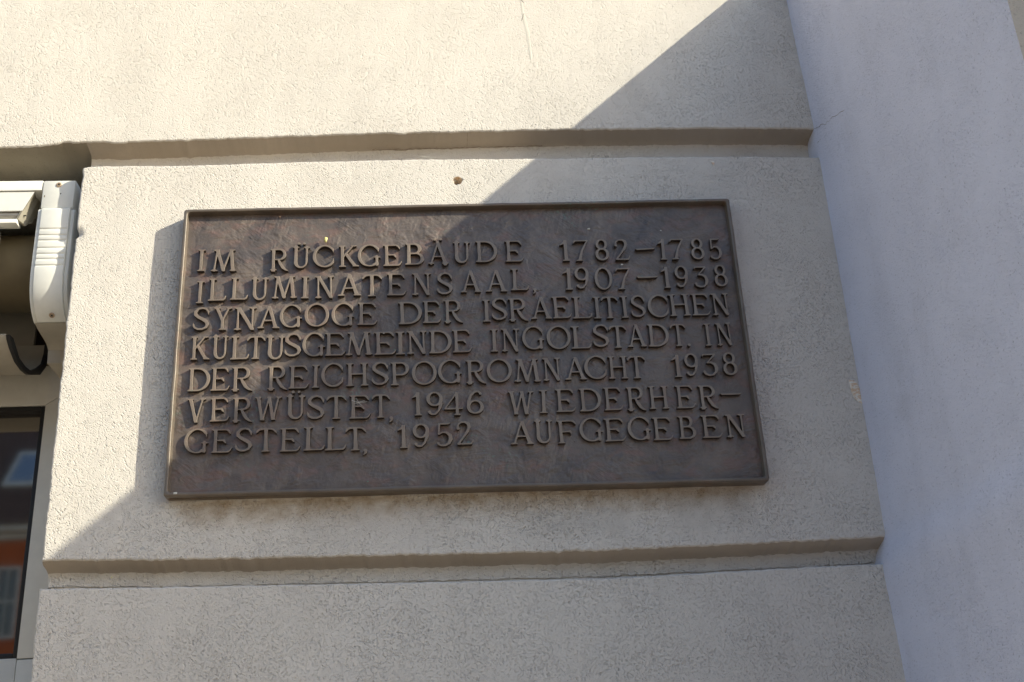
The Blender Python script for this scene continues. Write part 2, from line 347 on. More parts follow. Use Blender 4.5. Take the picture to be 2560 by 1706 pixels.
GL = {
 'I': [stem(.16), ser(.16, 0, .32), ser(.16, 1, .32)],
 'L': [stem(.16), ser(.16, 1, .31), ser(.14, 0, .28), [(.14, .031, .031), (.62, .031, .031)], [(.60, .035, .035), (.67, .08, .032), (.72, .20, .018)]],
 'E': [stem(.15), ser(.14, 0, .28), ser(.14, 1, .28), [(.14, .969, .031), (.60, .969, .031)], [(.58, .962, .036), (.65, .91, .032), (.70, .80, .016)],
       [(.14, .52, .030), (.48, .52, .030)], [(.46, .52, .034), (.50, .47, .034), (.54, .40, .016)],
       [(.14, .031, .031), (.65, .031, .031)], [(.63, .035, .035), (.71, .08, .032), (.78, .20, .018)]],
 'F': [stem(.15), ser(.15, 0, .31), ser(.14, 1, .28), [(.14, .969, .031), (.66, .969, .031)], [(.63, .962, .036), (.71, .91, .034), (.78, .80, .018)],
       [(.14, .50, .030), (.54, .50, .030)], [(.52, .54, .02), (.55, .50, .034), (.56, .38, .016)]],
 'M': [stem(.15, 0, 1, .26, s=.52), ser(.15, 0, .28), ser(.22, 1, .24), stem(.53, .05, 1, .25, s=1.08, f0=False), stem(.53, .05, 1, .82, s=.58, f0=False),
       stem(.92, 0, 1, .82, s=1.05), ser(.92, 0, .29), ser(.86, 1, .26)],
 'N': [stem(.14, s=.55), ser(.14, 0, .27), ser(.13, 1, .25), stem(.66, .03, 1, .15, s=1.05, f0=False), stem(.665, .05, 1, s=.5, f0=False), ser(.66, 1, .26)],
 'R': [stem(.15), ser(.15, 0, .30), ser(.13, 1, .26), seg((.14, .969), (.40, .969), .03, .031), arc(.40, .735, .24, .235, 90, -90, ST, .031), seg((.14, .50), (.40, .50), .03, .031),
       [(.36, .50, .045), (.45, .32, .064), (.56, .13, .056), (.68, .02, .036), (.79, -.03, .014)]],
 'P': [stem(.15), ser(.15, 0, .31), ser(.13, 1, .26), seg((.14, .969), (.42, .969), .03, .031), arc(.42, .71, .255, .26, 90, -90, ST, .031), seg((.14, .45), (.42, .45), .03, .031)],
 'B': [stem(.15), ser(.12, 0, .24), ser(.12, 1, .24), seg((.14, .969), (.38, .969), .03, .031), arc(.38, .75, .21, .22, 90, -90, ST, .031), seg((.14, .53), (.42, .53), .03, .031),
       arc(.42, .281, .27, .25, 90, -90, ST, .031), seg((.14, .031), (.42, .031), .03, .031)],
 'D': [stem(.15), ser(.12, 0, .24), ser(.12, 1, .24), seg((.14, .969), (.38, .969), .03, .031), arc(.38, .50, .455, .469, 90, -90, ST*1.02, .031), seg((.14, .031), (.38, .031), .03, .031)],
 'C': [arc(.50, .5, .44, .49, 38, 322, ST, TH, 44), [(.82, .84, .028), (.85, .79, .036), (.875, .66, .012)], [(.83, .19, .03), (.865, .26, .032), (.88, .38, .012)]],
 'G': [arc(.50, .5, .44, .49, 38, 308, ST, TH, 44), [(.82, .84, .028), (.85, .79, .036), (.875, .66, .012)], stem(.80, .06, .42, s=.95, f0=False), ser(.80, .42+.0, .0) if False else [(.68, .405, .022), (.93, .405, .022)],
       [(.64, .06, .035), (.73, .10, .055), (.80, .13, .062)]],
 'O': [arc(.50, .5, .44, .49, 0, 360, ST, TH, 60)],
 'S': [[(.585, .84, .024), (.60, .80, .036), (.615, .68, .012)], [(.59, .81, .033), (.52, .92, .033), (.38, .968, .034), (.22, .93, .044), (.12, .80, .056), (.13, .67, .062), (.24, .565, .064), (.40, .47, .066),
       (.54, .37, .064), (.59, .24, .058), (.54, .11, .046), (.40, .035, .036), (.24, .035, .034), (.12, .10, .034), (.07, .19, .033)], [(.055, .30, .012), (.07, .20, .034), (.075, .13, .02)]],
 'T': [stem(.38), ser(.38, 0, .31), [(.38, .965, .034), (.20, .965, .036), (.11, .93, .036), (.05, .85, .034), (.03, .80, .014)], [(.38, .965, .034), (.56, .965, .036), (.65, .93, .036), (.71, .86, .034), (.75, .79, .014)]],
 'U': U_(), 'U:': U_() + dots(.375),
 'A': A_(), 'A:': A_() + dots(.44, .26),
 'K': [stem(.15), ser(.15, 0, .30), ser(.14, 1, .28), stem(.16, .44, 1, .62, s=.55, f0=False), ser(.63, 1, .26), stem(.70, 0, .60, .30, s=1.0, f1=False), ser(.71, 0, .28)],
 'Y': [stem(.37, 0, .50, f1=False), ser(.37, 0, .31), stem(.37, .42, 1, .10, s=.95, f0=False), ser(.12, 1, .26), stem(.37, .42, 1, .63, s=.58, f0=False), ser(.63, 1, .25)],
 'H': [stem(.15), ser(.15, 0, .30), ser(.15, 1, .30), stem(.71), ser(.71, 0, .30), ser(.71, 1, .30), seg((.15, .52), (.70, .52), .03, .03)],
 'V': [stem(.40, .01, 1, .13, s=1.05, f0=False), ser(.12, 1, .27), stem(.40, .01, 1, .66, s=.58, f0=False), ser(.66, 1, .25)],
 'W': [stem(.33, 0, 1, .13, s=1.05), ser(.12, 1, .26), stem(.33, 0, 1, .60, s=.6, f1=False), stem(.77, 0, 1, .58, s=1.05), stem(.77, 0, 1, .97, s=.58, f0=False), ser(.97, 1, .24)],
 '1': [stem(.24), ser(.24, 0, .30), [(.24, .94, .05), (.14, .84, .042), (.03, .77, .02)]],
 '2': [[(.07, .70, .058), (.071, .70, .058)], [(.05, .74, .04), (.09, .88, .038), (.20, .962, .036), (.36, .965, .042), (.48, .88, .056), (.51, .75, .062), (.45, .58, .055), (.30, .36, .042), (.12, .12, .036), (.05, .035, .034)],
       [(.05, .035, .034), (.58, .035, .034)], [(.56, .04, .036), (.62, .10, .03), (.65, .21, .014)]],
 '3': [[(.08, .965, .014), (.08, .90, .024), (.10, .955, .030), (.54, .962, .032)], [(.55, .955, .03), (.24, .60, .03)], [(.24, .60, .03), (.38, .60, .04), (.52, .52, .055), (.57, .36, .064), (.54, .18, .056), (.42, .05, .042), (.26, .035, .036), (.13, .10, .036), (.08, .18, .04)],
       [(.09, .20, .052), (.091, .20, .052)]],
 '4': [stem(.52, 0, .98, s=.9), ser(.52, 0, .28), [(.52, .97, .03), (.03, .30, .03)], [(.03, .285, .03), (.72, .285, .03)], [(.72, .285, .03), (.75, .35, .014)]],
 '5': [[(.13, .965, .032), (.46, .965, .034), (.52, .99, .022)], [(.13, .95, .03), (.11, .52, .03)], [(.11, .52, .03), (.24, .60, .034), (.38, .585, .046), (.50, .46, .06), (.52, .30, .064), (.46, .13, .052), (.34, .04, .038), (.20, .035, .034), (.08, .10, .036)],
       [(.075, .15, .048), (.076, .15, .048)]],
 '6': [[(.56, .86, .05), (.561, .86, .05)], [(.57, .89, .036), (.48, .965, .034), (.34, .955, .038), (.18, .80, .05), (.09, .55, .06), (.085, .32, .062)], arc(.345, .30, .27, .265, 0, 360, ST, TH, 40)],
 '7': [[(.03, .84, .012), (.07, .93, .032), (.09, .965, .034), (.60, .965, .033)], [(.60, .955, .03), (.36, .48, .045), (.24, .02, .066)], ser(.23, 0, .30)],
 '8': [arc(.30, .755, .21, .22, 0, 360, ST*.92, TH*1.05, 36), arc(.30, .285, .255, .26, 0, 360, ST, TH*1.05, 40)],
 '9': [arc(.31, .69, .255, .28, 0, 360, ST, TH, 40), [(.555, .68, .06), (.55, .45, .056), (.47, .20, .044), (.34, .05, .036), (.20, .035, .034), (.10, .10, .038)], [(.10, .14, .052), (.101, .14, .052)]],
 '0': [arc(.38, .5, .335, .49, 0, 360, ST, TH, 50)],
 '-': [[(.03, .05, .02), (.10, .01, .036), (.84, .03, .034), (.90, .05, .02)]],
 ',': [[(.08, .06, .06), (.11, .05, .058), (.10, -.05, .036), (.03, -.12, .016)]],
 '.': [[(.08, .065, .066), (.081, .065, .066)]],
}
NOCLIP = set('CGOS023568-9,.') | {'U:', 'A:', 'U', 'R', 'V', 'N', 'M', '6'}

def glyph_mesh(ch):
    """outline of the letter from its strokes, cast with a soft edge; x from 0, width returned"""
    strokes = GL[ch]
    h = 1/76
    xs = np.arange(-.14, 1.32, h); zs = np.arange(-.22, 1.34, h)
    X, Z = np.meshgrid(xs, zs, indexing='ij')
    D = np.full(X.shape, 9.0)
    for st in strokes:
        for (x0, y0, a), (x1, y1, b) in zip(st[:-1], st[1:]):
            dx, dy = x1-x0, y1-y0; l2 = dx*dx + dy*dy + 1e-12
            t = np.clip(((X-x0)*dx + (Z-y0)*dy)/l2, 0, 1)
            d = np.hypot(X-x0-t*dx, Z-y0-t*dy) - (a + (b-a)*t)
            k = .012
            m = np.clip(.5 + .5*(D-d)/k, 0, 1)
            D = D*(1-m) + d*m - k*m*(1-m)
    if ch not in NOCLIP or ch in ('R', 'V', 'N', 'M'):
        lo = -.06 if ch == 'R' else -.02 if ch in 'VNM' else 0.0
        D = np.maximum(D, np.maximum(lo-Z, Z-1.0))
    # hand cast wobble
    D = D + .006*np.sin(7*X + 3*Z + len(strokes)) * np.sin(9*Z + ord(ch[0]))
    nx, nz = D.shape
    segs = {}
    def ip(i, j, i2, j2):
        a, b = D[i, j], D[i2, j2]; t = a/(a-b)
        return (xs[i] + (xs[i2]-xs[i])*t, zs[j] + (zs[j2]-zs[j])*t)
    ins = D < 0
    cells = np.argwhere((ins[:-1, :-1].astype(int) + ins[1:, :-1] + ins[1:, 1:] + ins[:-1, 1:]) % 4 != 0)
    nxt = {}; pos = {}
    E = [((0,0),(1,0)), ((1,0),(1,1)), ((1,1),(0,1)), ((0,1),(0,0))]
    for i, j in cells:
        c = [ins[i,j], ins[i+1,j], ins[i+1,j+1], ins[i,j+1]]
        outs = []; inn = []
        for k in range(4):
            a, b = c[k], c[(k+1) % 4]
            if a != b:
                (ai, aj), (bi, bj) = E[k]
                key = tuple(sorted(((i+ai, j+aj), (i+bi, j+bj))))
                if key not in pos: pos[key] = ip(i+ai, j+aj, i+bi, j+bj)
                (outs if a else inn).append((k, key))
        # leave through edges where we go inside -> outside; inside kept on the left
        for k, key in inn:
            best = min(outs, key=lambda o: (o[0]-k) % 4)
            nxt[key] = best[1]
    loops = []
    while nxt:
        k0 = next(iter(nxt)); lp = []; k = k0
        while k in nxt:
            lp.append(pos[k]); k = nxt.pop(k)
        q = np.array(lp); ar = .5*abs(np.sum(q[:, 0]*np.roll(q[:, 1], -1) - q[:, 1]*np.roll(q[:, 0], -1)))
        if ar > .004: loops.append(lp)
    def simp(lp):
        P = np.array(lp); n = len(P); keep = np.zeros(n, bool)
        def rdp(a, b):
            st = [(a, b)]
            while st:
                a, b = st.pop()
                if b - a < 2: continue
                p, q = P[a], P[b % n]; d = q-p; L = np.hypot(*d) + 1e-9
                idx = np.arange(a+1, b)
                ds = np.abs((P[idx % n, 0]-p[0])*d[1] - (P[idx % n, 1]-p[1])*d[0])/L if L > 1e-6 else np.hypot(*(P[idx % n]-p).T)
                m = ds.argmax()
                if ds[m] > .0028:
                    keep[idx[m] % n] = True; st += [(a, idx[m]), (idx[m], b)]
        far = int(np.hypot(*(P-P[0]).T).argmax())
        keep[0] = keep[far] = True
        rdp(0, far); rdp(far, n)
        return P[keep]
    loops = [simp(l) for l in loops]
    A = np.concatenate(loops)
    x0, x1 = A[:, 0].min(), A[:, 0].max()
    cu = bpy.data.curves.new('g', 'CURVE'); cu.dimensions = '2D'; cu.fill_mode = 'BOTH'
    for lp in loops:
        sp = cu.splines.new('POLY'); sp.points.add(len(lp)-1); sp.use_cyclic_u = True
        for p, q in zip(sp.points, lp): p.co = (q[0]-x0, q[1], 0, 1)
    cu.extrude = .090; cu.bevel_depth = .012; cu.bevel_resolution = 1; cu.offset = -.012
    tmp = bpy.data.objects.new('g', cu); COL.objects.link(tmp)
    dg = bpy.context.evaluated_depsgraph_get(); dg.update()
    me = bpy.data.meshes.new_from_object(tmp.evaluated_get(dg))
    me.name = 'letter'
    bpy.data.objects.remove(tmp); bpy.data.curves.remove(cu)
    me.transform(Matrix.Rotation(math.pi/2, 4, 'X'))     # stand it up: z is height, -y faces the street
    me.polygons.foreach_set('use_smooth', [True]*len(me.polygons)); me.set_sharp_from_angle(angle=math.radians(38))
    me.materials.clear(); me.materials.append(M_RELIEF); me.materials.append(M_FLANK)
    for p in me.polygons: p.material_index = 1 if abs(p.normal.y) < .35 else 0      # faces rubbed bright, flanks keep the dark patina
    return me, x1-x0
m = NT('bare_render')
m.set('Base Color', m.mix(m.ramp(m.noise(90, 4, .6, .6, co=m.mapping(rot=(0, .5, 0), sc=(1, 1, 2.5))), [(.42, 0.0), (.58, 1.0)]), (.93, .89, .81), (.78, .56, .36)))
m.set('Roughness', .95); m.set('Normal', m.bump(m.noise(150, 3), .6, .002))
M_BARE = m.m

# ------------------------------------------------------------------ ground and street
mg = NT('worn_paving')
mg.set('Base Color', mg.mix(mg.ramp(mg.noise(1.3, 6), [(.3, 0.0), (.7, 1.0)]), (.175, .137, .096), (.245, .19, .132)))
mg.set('Roughness', .85)
mg.set('Normal', mg.bump(mg.noise(30, 4), .4, .01))
g = MB(); g.add([(-150, -150, 0), (150, -150, 0), (150, 150, 0), (-150, 150, 0)], [(0, 1, 2, 3)])
tag(g.build('ground', mg.m, fix=False), kind='structure')

# ------------------------------------------------------------------ the facade
_ph = rng.uniform(0, 6.28, (40, 3))
def wob(a, b=0.0, f=1.0, k=0):
    """smooth random wave of amplitude about 1"""
    a = np.asarray(a, float); b = np.asarray(b, float)
    r = 0
    for i in range(6):
        q = _ph[(i + 6*k) % 40]
        fr = f * (1.0 + 1.13*i)
        r = r + np.sin(a*fr*(1 + .2*math.sin(q[0])) + b*fr*.8*math.cos(q[2]*3) + q[1]) / (1 + .55*i)
    return r * .42
def curve(pts):
    P = np.array(pts); return lambda x: np.interp(x, P[:, 0], P[:, 1])

XJ = -.882            # edge of the window opening
UB = curve([(-1.16, 3.270), (-1.0, 3.275), (-.955, 3.281), (-.94, 3.289), (-.915, 3.286), (-.86, 3.286), (-.75, 3.2855), (-.55, 3.291), (-.2, 3.302), (.1, 3.3075), (.36, 3.3118), (.8, 3.312), (1.1, 3.3067)])
MT = curve([(-.885, 3.2075), (-.842, 3.213), (-.62, 3.2108), (-.3, 3.219), (0, 3.2216), (.37, 3.221), (.9, 3.2202), (1.1, 3.2143)])
MBt = curve([(-.88, 2.1725), (-.62, 2.1635), (.05, 2.151), (.42, 2.1459), (.97, 2.1501), (1.1, 2.1528)])
LT = curve([(-.88, 2.1093), (-.62, 2.1025), (.05, 2.0881), (.42, 2.0814), (.97, 2.0893), (1.1, 2.0883)])
CX = curve([(0, 1.085), (1.6, 1.083), (2.06, 1.072), (2.09, 1.074), (2.15, 1.0935), (2.72, 1.0975), (3.2, 1.101), (3.3, 1.100), (3.75, 1.0885), (4.6, 1.075)])
cgrid = lambda *parts: np.unique(np.round(np.concatenate(parts), 5))
HOLE = (.0985, 3.1535, .0115)

def strip_mesh(xs, prof, smooth_cols, name, parent, mats, adjust=None):
    """xs: positions along the wall; prof: function x -> list of (y, z) from low to high; a grid of quads"""
    cols = [np.array(prof(x)) for x in xs]
    m = len(cols[0]); V = []
    for x, c in zip(xs, cols):
        for y, z in c: V.append([x, y, z])
    V = np.array(V)
    return V, m

facade = empty('building_facade', (0, 0, 0))
tag(facade, 'cream plastered house front in wide bands with deep joints, carrying the bronze plaque', 'house front')

def left_jamb_lintel(n): return n == 'plaster_lintel'

def face_rows(z0, z1, extra=()):
    d = z1 - z0
    f = np.concatenate([np.array([0, .002, .004, .007, .011, .017, .026, .04]), np.arange(.06, d-.05, .011), d-np.array([.04, .026, .017, .011, .007, .004, .002, 0][:8])])
    return f / d

def band(name, x_list, zb, zt, bottom, top, left_jamb, k, hole=False, chip=False):
    """one plastered band: bottom/top give the joint flanks as (depth, dz) lists measured from the face edge"""
    z_b, z_t = float(zb(0)), float(zt(0))
    fr = face_rows(z_b, z_t)
    if hole:
        hz = (HOLE[1] - z_b)/(z_t - z_b)
        fr = np.unique(np.concatenate([fr, hz + np.linspace(-.016, .016, 21)/(z_t-z_b)]))
    chips = {3: ((-.80, .03), (-.62, .012), (-.05, .018), (.53, .012)), 1: ((.30, .014), (-.42, .02))}
    cols = []
    nb, nt = len(bottom), len(top)
    pts_back = [not left_jamb_lintel(name) and dz < -.025 for y, dz in bottom]
    for x in x_list:
        a = float(zb(x)) + .0017*float(wob(x, k, 60, k)) + .0010*float(wob(x, k, 260, k+1)) - .004*sum(max(0, 1-abs(x-c_)/w_) for c_, w_ in chips.get(k, ()))
        b = float(zt(x)) + .0010*float(wob(x, k, 50, k+2)) + .0006*float(wob(x, k, 240, k+3))
        pts = [(y + .001*float(wob(x, y, 30, k)), a + dz + (.0006*float(wob(x, y*30, 20, k+2)) if y > .03 else 0)) for y, dz in bottom]
        for f in fr:
            z = a + (b-a)*f
            y = .0013*float(wob(x, z, 3.2, k+1)) + .0007*float(wob(x, z, 11, k))
            da, db = z-a, b-z
            r = .0045
            e = min(da, db)
            if e < r: y += r - math.sqrt(max(0, r*r - (r-e)**2))
            pts.append((y, z))
        pts += [(y, b + dz) for y, dz in top]
        cols.append([(x, y, z) for y, z in pts])
    V = np.array(cols)                                   # (nx, m, 3)
    nx, m = V.shape[:2]
    # right end follows the inner corner
    cx = CX(V[:, :, 2])
    xr = x_list[-1]
    w = np.clip((V[:, :, 0] - (xr-.15))/.15, 0, 1)
    V[:, :, 0] += w*(cx + .003 - xr)
    if left_jamb:
        r = .006
        xl = x_list[0]
        wobj = .0018*wob(V[:, :, 2], k, 45, k+1) + .001*wob(V[:, :, 2], k, 210, k+3)
        V[:, :, 0] += np.clip(1 - (V[:, :, 0]-xl)/.12, 0, 1) * (wobj + np.interp(V[:, :, 2], [1.9, 2.11, 2.17, 3.2], [.006, .003, .002, -.002]))
        dx = V[:, :, 0] - V[0:1, :, 0]
        inr = dx < r
        V[:, :, 1] += np.where(inr, r - np.sqrt(np.maximum(0, r*r - (r-dx)**2)), 0)
        if chip:
            d = np.hypot((V[:, :, 0]+.884)/.020, (V[:, :, 2]-3.012)/.014)
            V[:, :, 1] += np.where(d < 1, .013*(1-d)**.6, 0)
            V[:, :, 0] += np.where((d < 1) & (dx < .004), .006*(1-d), 0)
    if hole:
        hx, hz, hr = HOLE
        d = np.hypot(V[:, :, 0]-hx, V[:, :, 2]-hz)
        an = np.arctan2(V[:, :, 2]-hz, V[:, :, 0]-hx)
        rr = hr*(1 + .10*np.sin(3*an+1) + .06*np.sin(5*an))
        V[:, :, 1] += np.where(d < rr, .07, np.where(d < rr*1.12, .0010, 0))
    verts = V.reshape(-1, 3).tolist()
    faces = []; mi = []
    for i in range(nx-1):
        for j in range(m-1):
            faces.append((i*m+j, (i+1)*m+j, (i+1)*m+j+1, i*m+j+1))
            inside = hole and math.hypot((V[i, j, 0]+V[i+1, j, 0])/2-HOLE[0], (V[i, j, 2]+V[i, j+1, 2])/2-HOLE[1]) < HOLE[2]*1.12
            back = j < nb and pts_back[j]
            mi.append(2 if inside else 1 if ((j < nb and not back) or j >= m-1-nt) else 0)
    if left_jamb:                                        # the reveal of the opening
        n0 = len(verts)
        for j in range(m):
            x, y, z = verts[j]; verts.append([x, max(y, .0)+.46, z])
        for j in range(m-1):
            faces.append((n0+j, j, j+1, n0+j+1)); mi.append(0)
    me = bpy.data.meshes.new(name)
    me.from_pydata(verts, [], faces)
    me.polygons.foreach_set('material_index', mi)
    me.update()
    o = link(name, me, [M_PLASTER, M_SOFFIT if name == 'plaster_lintel' else M_PLASTER_SHADED, M_BARE], facade, True, 62)
    for p_ in me.polygons:
        if p_.material_index == 2: p_.use_smooth = False
    return o

xs_r = cgrid(XJ + np.array([0, .001, .002, .0035, .005, .007, .010, .014, .020]), np.arange(-.855, .08, .0065), HOLE[0]+np.linspace(-.016, .016, 21), np.arange(.118, 1.095, .0065), [1.0975])
xs_r2 = cgrid(XJ + np.array([0, .001, .002, .0035, .005, .007, .010, .014, .020]), np.arange(-.855, 1.095, .0065), [1.0975])
# middle band, upper joint .06 deep, lower joint .045 deep with a coved root
cove_lo = [(.054, -.050), (.054, -.037), (.052, -.028), (.046, -.020), (.032, -.013), (.012, -.006)]
cove_up = [(.062, -.060), (.062, -.026), (.060, -.016), (.053, -.009), (.038, -.005), (.018, -.002)]
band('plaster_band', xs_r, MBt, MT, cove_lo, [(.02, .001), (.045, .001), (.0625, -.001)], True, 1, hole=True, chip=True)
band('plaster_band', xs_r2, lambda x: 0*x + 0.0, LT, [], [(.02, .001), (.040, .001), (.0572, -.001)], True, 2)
# upper band: the joint root closes down onto the middle band; over the window it is the lintel
UT = lambda x: 0*x + 4.6
cu_ext = [(.064, -.100)] + cove_up
xs_u = cgrid(np.arange(XJ-.001, 1.095, .0065), [1.0975])
band('plaster_band', xs_u, UB, UT, cu_ext, [], False, 3)
xs_l = cgrid(np.arange(-2.9, -1.3, .03), np.arange(-1.3, XJ-.001, .0065), [XJ-.001])
def lintel():
    global CX
    keep = CX; CX = lambda z: np.zeros_like(z) + XJ - .001 - .003
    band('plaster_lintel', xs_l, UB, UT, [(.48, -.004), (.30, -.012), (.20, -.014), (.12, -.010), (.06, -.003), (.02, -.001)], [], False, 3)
    CX = keep
lintel()
# joint roots below the lips where the bands meet (lower joint back)
b = MB()
b.box((XJ+.012, .0578, 2.02), (1.10, .075, 2.19))
b.build('joint_back', M_PLASTER, facade)
# plain pier beyond the window and the wall head, which the street side would show
b = MB(); b.box((-4.6, 0, 0), (-2.9, .46, 4.6)); b.build('pier', M_PLASTER, facade)
b = MB(); b.box((-4.6, .02, 4.601), (1.09, .40, 6.4)); b.build('upper_wall', M_PLASTER, facade)

# repaired seam and small blemishes on the plaster, each a hair proud of the coat
def ribbon(pts, widths, yoff, name, mat, parent, th=.0006):
    """a thin raised strip on the wall face through (x, z) points"""
    m = MB(); V = []
    P = [Vector((p[0], 0, p[1])) for p in pts]
    for i, p in enumerate(P):
        y = yoff + .0013*float(wob(p.x, p.z, 3.2, 4)) + .0007*float(wob(p.x, p.z, 11, 3))
        t = (P[min(i+1, len(P)-1)] - P[max(0, i-1)]).normalized(); n = Vector((t.z, 0, -t.x)); w = widths[i]/2
        V += [(p.x - n.x*w, y, p.z - n.z*w), (p.x - n.x*w*.6, y-th, p.z - n.z*w*.6), (p.x + n.x*w*.6, y-th, p.z + n.z*w*.6), (p.x + n.x*w, y, p.z + n.z*w)]
    F = [(i*4+k, i*4+k+1, (i+1)*4+k+1, (i+1)*4+k) for i in range(len(P)-1) for k in range(3)]
    m.add(V, F)
    return m.build(name, mat, parent, smooth=True)
def rndline(x0, z0, x1, z1, n, amp, w):
    pts = []; ws = []
    for i in range(n+1):
        t = i/n
        pts.append((x0+(x1-x0)*t + random.gauss(0, amp)*(0 < t < 1), z0+(z1-z0)*t + random.gauss(0, amp)*(0 < t < 1)))
        ws.append(w*(.35+.9*random.random())*math.sin(math.pi*min(max(t, .08), .92)))
    return pts, ws
M_FILL = plaster('smooth_filler', (.72, .69, .62), (.69, .65, .58), pit=.2, relief=.3)
ribbon([(.300, 3.77), (.303, 3.74), (.304, 3.71), (.309, 3.675), (.3145, 3.64), (.317, 3.60), (.318, 3.565), (.319, 3.53)], [.006, .009, .008, .012, .013, .012, .010, .003], .0002, 'filler_seam', M_FILL, facade, .0006)
ribbon(*rndline(.298, 3.757, .311, 3.742, 4, .0008, .0042), -.0005, 'crack', M_CRACK, facade, .0003)
ribbon(*rndline(.307, 3.705, .299, 3.678, 5, .0006, .0022), -.0005, 'crack', M_CRACK, facade, .0003)
ribbon(*rndline(-.14, 3.246, .42, 3.262, 46, .0010, .0022), .0590, 'crack', M_CRACK, facade, .0004) if False else None

# ------------------------------------------------------------------ the projecting side wall
side = empty('side_wall', (1.09, 0, 0))
tag(side, 'pale lilac plastered wall standing out at right angles beside the plaque', 'wall')
TOPZ = lambda d: 3.907 - .77*d
ds = np.concatenate([[-.07, -.03], np.arange(0, .98, .02), [.98]])
V = []; rows = 150
for d in ds:
    zt = TOPZ(max(d, 0))
    for j in range(rows+1):
        z = zt*j/rows
        bulge = .004*math.exp(-((z-3.262)/.03)**2)*math.exp(-max(d, 0)/.05) - .0
        fil = .006*(1-min(1, max(d, 0)/.012))**2
        V.append((float(CX(z)) - bulge - fil*0 + .0018*float(wob(d, z, 4, 2)) + .0006*float(wob(d, z, 23, 4)), -d, z))
m_ = rows+1
F = [(i*m_+j, i*m_+j+1, (i+1)*m_+j+1, (i+1)*m_+j) for i in range(len(ds)-1) for j in range(rows)]
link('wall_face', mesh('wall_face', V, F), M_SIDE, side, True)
# splayed end of the wall, its back and sloping top
b = MB()
n_ = (len(ds)-1)*m_
edge = [Vector(v) for v in V[n_:n_+m_]]
o1 = [e + Vector((.012, -.006, 0)) for e in edge]; o2 = [Vector((e.x+.14, -1.075, min(e.z, 3.14))) for e in edge]
P0 = [tuple(p) for p in edge]; P1 = [tuple(p) for p in o1]; P2 = [tuple(p) for p in o2]
b.add(P0 + P1 + P2, [(k*m_+j, k*m_+j+1, (k+1)*m_+j+1, (k+1)*m_+j) for k in range(2) for j in range(rows)])
b.build('splayed_end', M_CREAM, side, smooth=True)
b = MB()
tz = TOPZ(.98)
b.add([(1.0, .0, 3.9075), (1.09, .40, 3.9075), (1.75, .40, 3.9075), (1.75, 0, 3.9075), (1.085, 0.0, 3.9075), (1.75, -.98, tz), (1.088, -.98, tz), (1.75, -1.08, 3.14), (1.232, -1.075, 3.14),
       (1.75, -1.08, 0), (1.75, .40, 0), (1.232, -1.075, 0)],
      [(4, 6, 5, 3), (6, 8, 7, 5), (8, 11, 9, 7), (1, 4, 3, 2), (3, 5, 7, 9, 10, 2)])
b.build('sloping_top', M_CREAM, side, fix=False)
# hairline cracks near the joint, and the chip at the corner
def side_crack(pts, w, name='crack'):
    m = MB(); V = []
    for i, (y, z) in enumerate(pts):
        ww = w*(.4+.8*random.random())*(.3 if i in (0, len(pts)-1) else 1)
        x = float(CX(z)) - .0022 - .004*math.exp(-((z-3.262)/.03)**2)*math.exp(-max(-y, 0)/.05)
        V += [(x, y, z-ww/2), (x, y, z+ww/2)]
    m.add(V, [(2*i, 2*i+1, 2*i+3, 2*i+2) for i in range(len(pts)-1)])
    return m.build(name, M_CRACK, side)
def jag(a, b, n, amp):
    return [(a[0]+(b[0]-a[0])*i/n + random.gauss(0, amp)*(0 < i < n), a[1]+(b[1]-a[1])*i/n + random.gauss(0, amp)*(0 < i < n)) for i in range(n+1)]
b = MB()
out = [(1.0705, 2.557), (1.080, 2.556), (1.089, 2.549), (1.0945, 2.535), (1.0955, 2.510), (1.0962, 2.488), (1.0905, 2.4935), (1.082, 2.499), (1.0755, 2.507), (1.0715, 2.525)]
n = len(out); cx_, cz_ = 1.084, 2.523
b.add([(x, -.0006, z) for x, z in out] + [(cx_+(x-cx_)*.8, -.0020, cz_+(z-cz_)*.85) for x, z in out] , [(i, (i+1) % n, (i+1) % n + n, i+n) for i in range(n)] + [tuple(range(n, 2*n))])
b.build('bare_patch', M_BARE, facade)
b = MB()
out = [(.793, 3.2035), (.797, 3.206), (.804, 3.204), (.803, 3.196), (.799, 3.190)]
b.add([(x, -.0010, z) for x, z in out] + [(.799+(x-.799)*.7, -.0022, 3.199+(z-3.199)*.7) for x, z in out], [(i, (i+1) % 5, (i+1) % 5+5, i+5) for i in range(5)] + [(5, 6, 7, 8, 9)])
b.build('bare_patch', M_BARE, facade)

